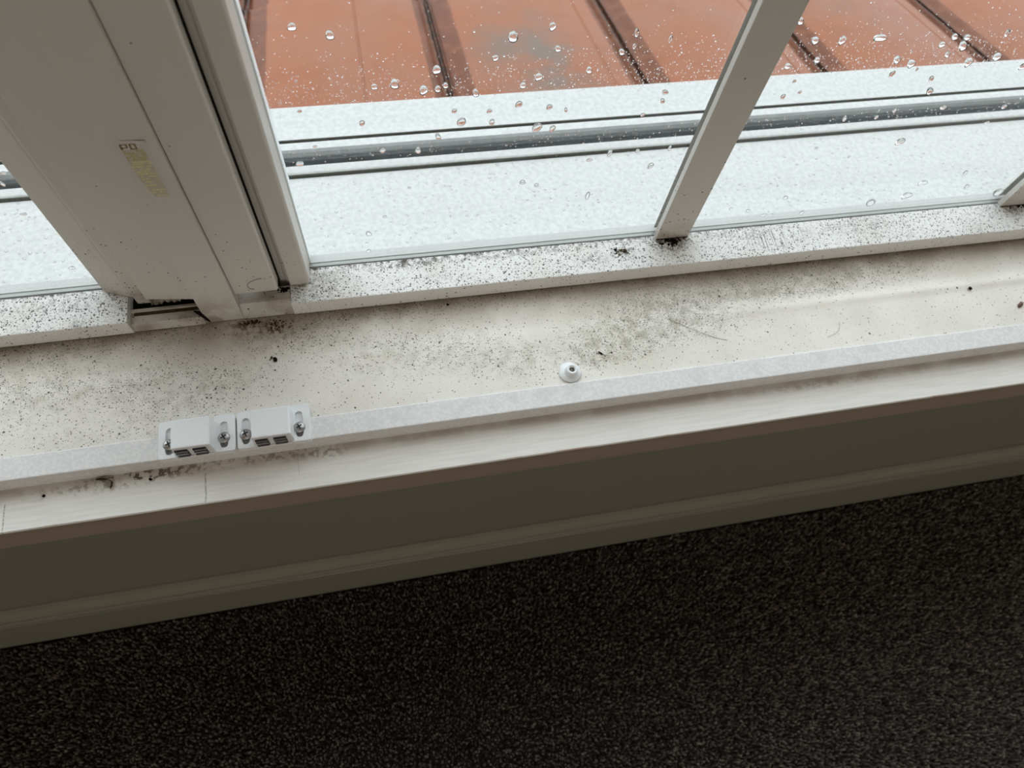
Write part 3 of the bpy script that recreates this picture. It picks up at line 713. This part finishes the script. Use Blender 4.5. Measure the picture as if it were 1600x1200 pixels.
mould(-.0775,.3195,.0163,.0032,.0018,45,.0010,M_DIRT_SHADE,'black clump standing for the dark hole at the foot of the sash stile',32,.0020)  # dark hole painted in as a cluster of black flecks
mould(.5920,.3285,RT,.0120,.0030,80,.0009,M_DIRT_SHADE,'black mould spread at the foot of the corner glazing bar',33,.0030)
mould(.1985,.3215,RT,.0050,.0028,40,.0008,M_OLIVE,'olive brown mould patch on the rail left of the glazing bar',34,.010)
mould(-.1060,.3035,-.0009,.0050,.0014,36,.0009,M_BROWN,'brown mould lump under the right corner of the post foot',35,.002)
mould(-.0870,.2985,-.0009,.0055,.0034,40,.0008,M_BROWN,'brown mould smear on the sill below the stile foot',36,.006)
# dead insect on the front board
org = (-.2141,.1925,-.0150)
ins = root('dead_insect', org); tag(ins, 'dry dead winged insect on the front board left of the catches', 'insect')
bm = bmesh.new(); rnd = random.Random(3)
prev = None
for i in range(9):
    t = i/8; r = .0009*math.sin(math.pi*(.12+.8*t))+.0002; c = Vector((-.0062+.0105*t, .0035-.0030*t*t, .0012))
    ring = [bm.verts.new(c+Vector((0, r*math.cos(k*1.0472), r*math.sin(k*1.0472)))) for k in range(6)]
    if prev:
        for k in range(6): bm.faces.new((prev[k],prev[(k+1)%6],ring[(k+1)%6],ring[k]))
    else: bm.faces.new(ring[::-1])
    prev = ring
bm.faces.new(prev)
o = bm_obj('body', bm, M_BUG, ins, True)
for sgn in (0, 1):
    bm = bmesh.new(); P = [(.0000,.0012),(.0040,.0014),(.0058,-.0004),(.0056,-.0034),(.0042,-.0058),(.0034,-.0030),(.0018,-.0008)]
    a = [bm.verts.new((x-sgn*.0012, y+sgn*.0004, .0014+.0006*sgn+.0002*k)) for k, (x, y) in enumerate(P)]
    b = [bm.verts.new((v.co.x, v.co.y, v.co.z-.0001)) for v in a]
    bm.faces.new(a); bm.faces.new(b[::-1])
    for k in range(7): bm.faces.new((a[k],a[(k+1)%7],b[(k+1)%7],b[k]))
    bm_obj('wing', bm, M_WING if sgn else M_BUG, ins)
# loose hairs
def hair(pts, r, label, mat):
    cu = bpy.data.curves.new('hair', 'CURVE'); cu.dimensions = '3D'; cu.bevel_depth = r; cu.resolution_u = 6; cu.bevel_resolution = 1
    sp = cu.splines.new('BEZIER'); sp.bezier_points.add(len(pts)-1)
    for bp, p in zip(sp.bezier_points, pts): bp.co = p; bp.handle_left_type = bp.handle_right_type = 'AUTO'
    o = bpy.data.objects.new('hair_tmp', cu); dg = bpy.context.evaluated_depsgraph_get; C.objects.link(o)
    me = bpy.data.meshes.new_from_object(o.evaluated_get(dg())); me.name = 'hair'; bpy.data.objects.remove(o)
    me.materials.clear(); o = link('hair', me, mat); tag(o, label, 'hair')
hair([(.228,.262,.0004),(.245,.250,.0008),(.262,.240,.0004),(.272,.236,.0004)], .00013, 'thin dark hair curled on the sill below the glazing bar', M_BUG)
hair([(.190,.293,-.0012),(.225,.296,-.0008),(.250,.290,-.0010)], .00008, 'fine hair on the sill close under the rail', M_BUG)
hair([(.376,.240,.0004),(.372,.232,.0006),(.360,.227,.0004)], .00010, 'fine hair curled on the right part of the sill', M_BUG)
hair([(-.0915,.3163,.0166),(-.0935,.3120,.0320),(-.0985,.3100,.0360),(-.0990,.3098,.0420),(-.0930,.3098,.0470),(-.0880,.3100,.0480)], .00018, 'fine hair looped at the foot of the frame cover strip', M_BUG)

# ------------------------------------------------------------------ raindrops on the outside of the glass
DROPS = [(-0.031,0.2292,2.2,1.8),(-0.0122,0.2231,2.5,2),(-0.0352,0.1942,0.7,1.1),(0.0087,0.1868,2.1,1.5),(0.0207,0.1875,2.7,2.5),(0.0378,0.1817,2.4,2.6),(0.0459,0.1962,2.3,2.3),(0.0465,0.1823,2,1.7),(0.0512,0.1847,1.7,1.5),(-0.037,0.1722,1.4,1.1),(-0.0013,0.1596,1.7,2.3),(-0.0327,0.1426,1.4,1),(0.0098,0.1344,1.8,2.1),(0.033,0.1323,2.1,2.6),(0.0464,0.1437,1.9,2.9),(-0.0446,0.1277,2.5,2.2),(0.09,0.2163,3,2.6),(0.0805,0.2028,1.8,1.5),(0.07,0.1773,2.1,2.1),(0.1087,0.1869,2.1,2),(0.0995,0.1812,1.7,1.7),(0.1403,0.1901,2,1.8),(0.0568,0.1648,1.5,2),(0.0616,0.1551,2.7,3.5),(0.0794,0.1628,1.6,1.8),(0.0816,0.1532,1.9,2.5),(0.0982,0.1669,2.1,2.8),(0.1187,0.163,1.9,2.2),(0.1303,0.1598,1.2,1.9),(0.1127,0.1455,3.3,3.7),(0.1235,0.1438,2,2.9),(0.1959,0.1695,2.4,1.8),(0.1963,0.1622,1.7,2.1),(0.1855,0.151,1.6,1.5),(0.1699,0.1161,1.8,3.5),(0.1908,0.1163,1.5,2),(0.2153,0.1167,1.5,2.5),(0.2056,0.0995,2,3.2),(0.1559,0.1106,2.2,1.5),(0.1085,0.0923,2.4,2.1),(0.1194,0.0881,1.7,1.9),(0.1622,0.0707,1.8,4.4),(0.0765,0.0585,1.1,0.9),(0.1583,0.2023,2,1.6),(0.1653,0.2063,1.1,1.7),(0.1644,0.2156,1.4,2.5),(0.2762,0.1842,1.9,1.8),(0.2847,0.159,1.7,2.2),(0.1123,0.2222,1.9,2.1),(0.1177,0.2071,2.1,1.5),(0.1871,0.2101,1.1,2.4),(0.2687,0.218,2,1.9),(0.2861,0.2031,2.3,2.2),(0.3056,0.2023,2,2.7),(0.3321,0.2028,4.5,2),(0.3879,0.2007,2.5,1.8),(0.3978,0.1995,2.3,1.8),(0.4003,0.1925,3,2.8),(0.3826,0.1949,2.1,1.7),(0.3928,0.1864,1.7,1.8),(0.3562,0.1841,2.3,2.3),(0.3696,0.18,2.4,2.4),(0.2955,0.1879,1.9,1.7),(0.415,0.1782,2.5,2.8),(0.435,0.1817,2.7,2.4),(0.3594,0.1731,1.9,2.6),(0.3942,0.1668,1.9,2.3),(0.4011,0.1552,2.8,2.9),(0.4633,0.1727,2.5,2.9),(0.2869,0.172,1.1,1.5),(0.2957,0.162,1.1,1.6),(0.3766,0.1759,0.9,1.5),(0.3456,0.1341,1.8,2.8),(0.3838,0.1384,1.5,1.8),(0.4245,0.138,2.2,2.1),(0.4793,0.1344,2.1,1.9),(0.3721,0.133,1.5,1.8),(0.4107,0.1043,3.3,3.7),(0.3381,0.1045,1.4,1.4),(0.5032,0.0587,2.1,2.6),(0.4681,0.0497,4.8,2.7),(0.4767,0.1188,2.2,1.3),(0.4266,0.2016,1.4,2.6),(0.3735,0.0915,1.2,1.3),(0.4635,0.0335,4.2,4),(0.4313,0.028,4.3,4),(0.4601,0.0134,4.3,2.7),(0.3403,0.0463,2.4,2.2),(0.5625,0.0257,4.9,4.2),(0.519,0.0393,2.2,2.6),(0.5669,0.0371,1.9,1.7),(0.3117,0.033,2.4,1.8),(0.2943,0.0379,1.5,1.6),(0.2841,0.034,1.5,1.3),(0.3301,0.0248,2.4,1.9),(0.3374,0.0238,1.6,1.9),(0.2896,0.0691,1.9,0.8),(0.3176,0.0666,1.6,0.8),(0.3668,0.023,2.2,2.4),(0.0062,0.0661,1.6,1.1),(-0.0073,0.0473,2.4,2.4),(-0.0095,0.0252,1.9,1.9),(0.0256,0.0963,1.4,1),(-0.2168,0.1395,1.5,1.3),(-0.224,0.1017,2,1.2),(-0.2219,0.0397,2.2,1.7),(-0.2183,0.0275,1.4,1),(-0.222,0.1304,1.3,2.1)]
def dome(bm, x, z, rx, rz, y, seg=18, rings=6, rn=random, dep=.75, up=.5):
    """closed drop: flat against the glass, bulging outward (+y)"""
    h = min(rx, rz)*dep*2; sk = rn.uniform(-.25,.25); cen = []
    rows = []
    for j in range(rings):
        t = j/rings; rr_ = math.cos(t*math.pi/2)**.8; row = []
        for k in range(seg):
            a = 2*math.pi*k/seg; w = 1+.10*math.sin(2*a+sk*9)+.06*math.sin(3*a+sk*20)
            px, pz = rx*rr_*w*math.cos(a), rz*rr_*w*math.sin(a)
            row.append(bm.verts.new((x+px+sk*pz, y+h*math.sin(t*math.pi/2), z+pz+up*rz*t)))
        rows.append(row)
    tip = bm.verts.new((x, y+h, z+up*rz))
    for j in range(rings-1):
        for k in range(seg): bm.faces.new((rows[j][k], rows[j][(k+1)%seg], rows[j+1][(k+1)%seg], rows[j+1][k]))
    for k in range(seg): bm.faces.new((rows[-1][k], rows[-1][(k+1)%seg], tip))
    bm.faces.new(rows[0][::-1])
YD = YG+.0031
for i, (x, z, rx, rz) in enumerate(DROPS):
    rn = random.Random(i); bm = bmesh.new()
    yy = YD + (x*math.tan(YAW) if x > -.1 else 0)
    over_roof = z > .176
    dome(bm, 0, 0, rx/1000, rz/1000, 0, rn=rn, dep=.75 if over_roof else .38, up=.5 if over_roof else .1)
    me = bpy.data.meshes.new('raindrop'); bmesh.ops.recalc_face_normals(bm, faces=bm.faces); bm.to_mesh(me); bm.free()
    for p in me.polygons: p.use_smooth = len(p.vertices) <= 4
    o = link('raindrop', me, M_WATER); o.location = (x, yy+.0001, z)
    pane = 'left pane' if x < -.1 else 'middle pane' if x < .245 else 'right pane'
    zone = 'the roof tiles' if z > .176 else 'the white flange' if z > .148 else 'the dark track' if z > .118 else 'the textured ledge'
    lb, g = 'clear raindrop on the %s, seen against %s' % (pane, zone), 'raindrops on the %s against %s' % (pane, zone)
    uniq = {(.09,.2163): 'biggest white raindrop high up on the middle pane', (-.031,.2292): 'topmost raindrop on the middle pane, near the window post',
            (.3321,.2028): 'widest white raindrop on the right pane against the roof tiles', (.1622,.0707): 'tall narrow raindrop low on the middle pane',
            (.4107,.1043): 'large dark-rimmed raindrop just below the track on the right pane', (.5625,.0257): 'raindrop low on the right pane touching the corner glazing bar'}
    for (ux, uz), ul in uniq.items():
        if abs(x-ux) < 1e-4 and abs(z-uz) < 1e-4: lb = ul
    tag(o, lb, 'raindrop', g)
# fine mist of droplets, too many to count
def mist():
    verts = []; faces = []; n = 0
    for _ in range(6500):
        x = random.uniform(-.055, .95)
        m = random.random()
        if m < .62: z = .176+abs(random.gauss(0, .019))
        elif m < .74: z = random.gauss(.134, .004)
        else: z = random.uniform(.02,.27)
        if z < .018 or z > .32: continue
        if any(b-.001 < x < b+.0305 for b in bars): continue
        r = random.uniform(.00020,.00055)*(1 if m < .74 else .75)*(1.5 if random.random() < .06 else 1); y = YD+.0001+x*math.tan(YAW); rz = r*random.uniform(.8,1.3)
        b0 = len(verts)
        for k in range(6): verts.append((x+r*math.cos(k*1.0472), y, z+rz*math.sin(k*1.0472)))
        for k in range(6): verts.append((x+r*.6*math.cos(k*1.0472), y+r*.6, z+rz*.6*math.sin(k*1.0472)))
        faces.append([b0+k for k in range(5,-1,-1)]); faces.append([b0+6+k for k in range(6)])
        for k in range(6): faces.append((b0+k, b0+(k+1)%6, b0+6+(k+1)%6, b0+6+k))
    me = bpy.data.meshes.new('rain_mist'); me.from_pydata(verts, [], faces)
    o = link('rain_mist', me, M_WATER); tag(o, 'fine mist of tiny droplets on the outside of the right sash', 'droplets', kind='stuff')
    bm = bmesh.new(); bm.from_mesh(me); bmesh.ops.recalc_face_normals(bm, faces=bm.faces); bm.to_mesh(me); bm.free()
mist()
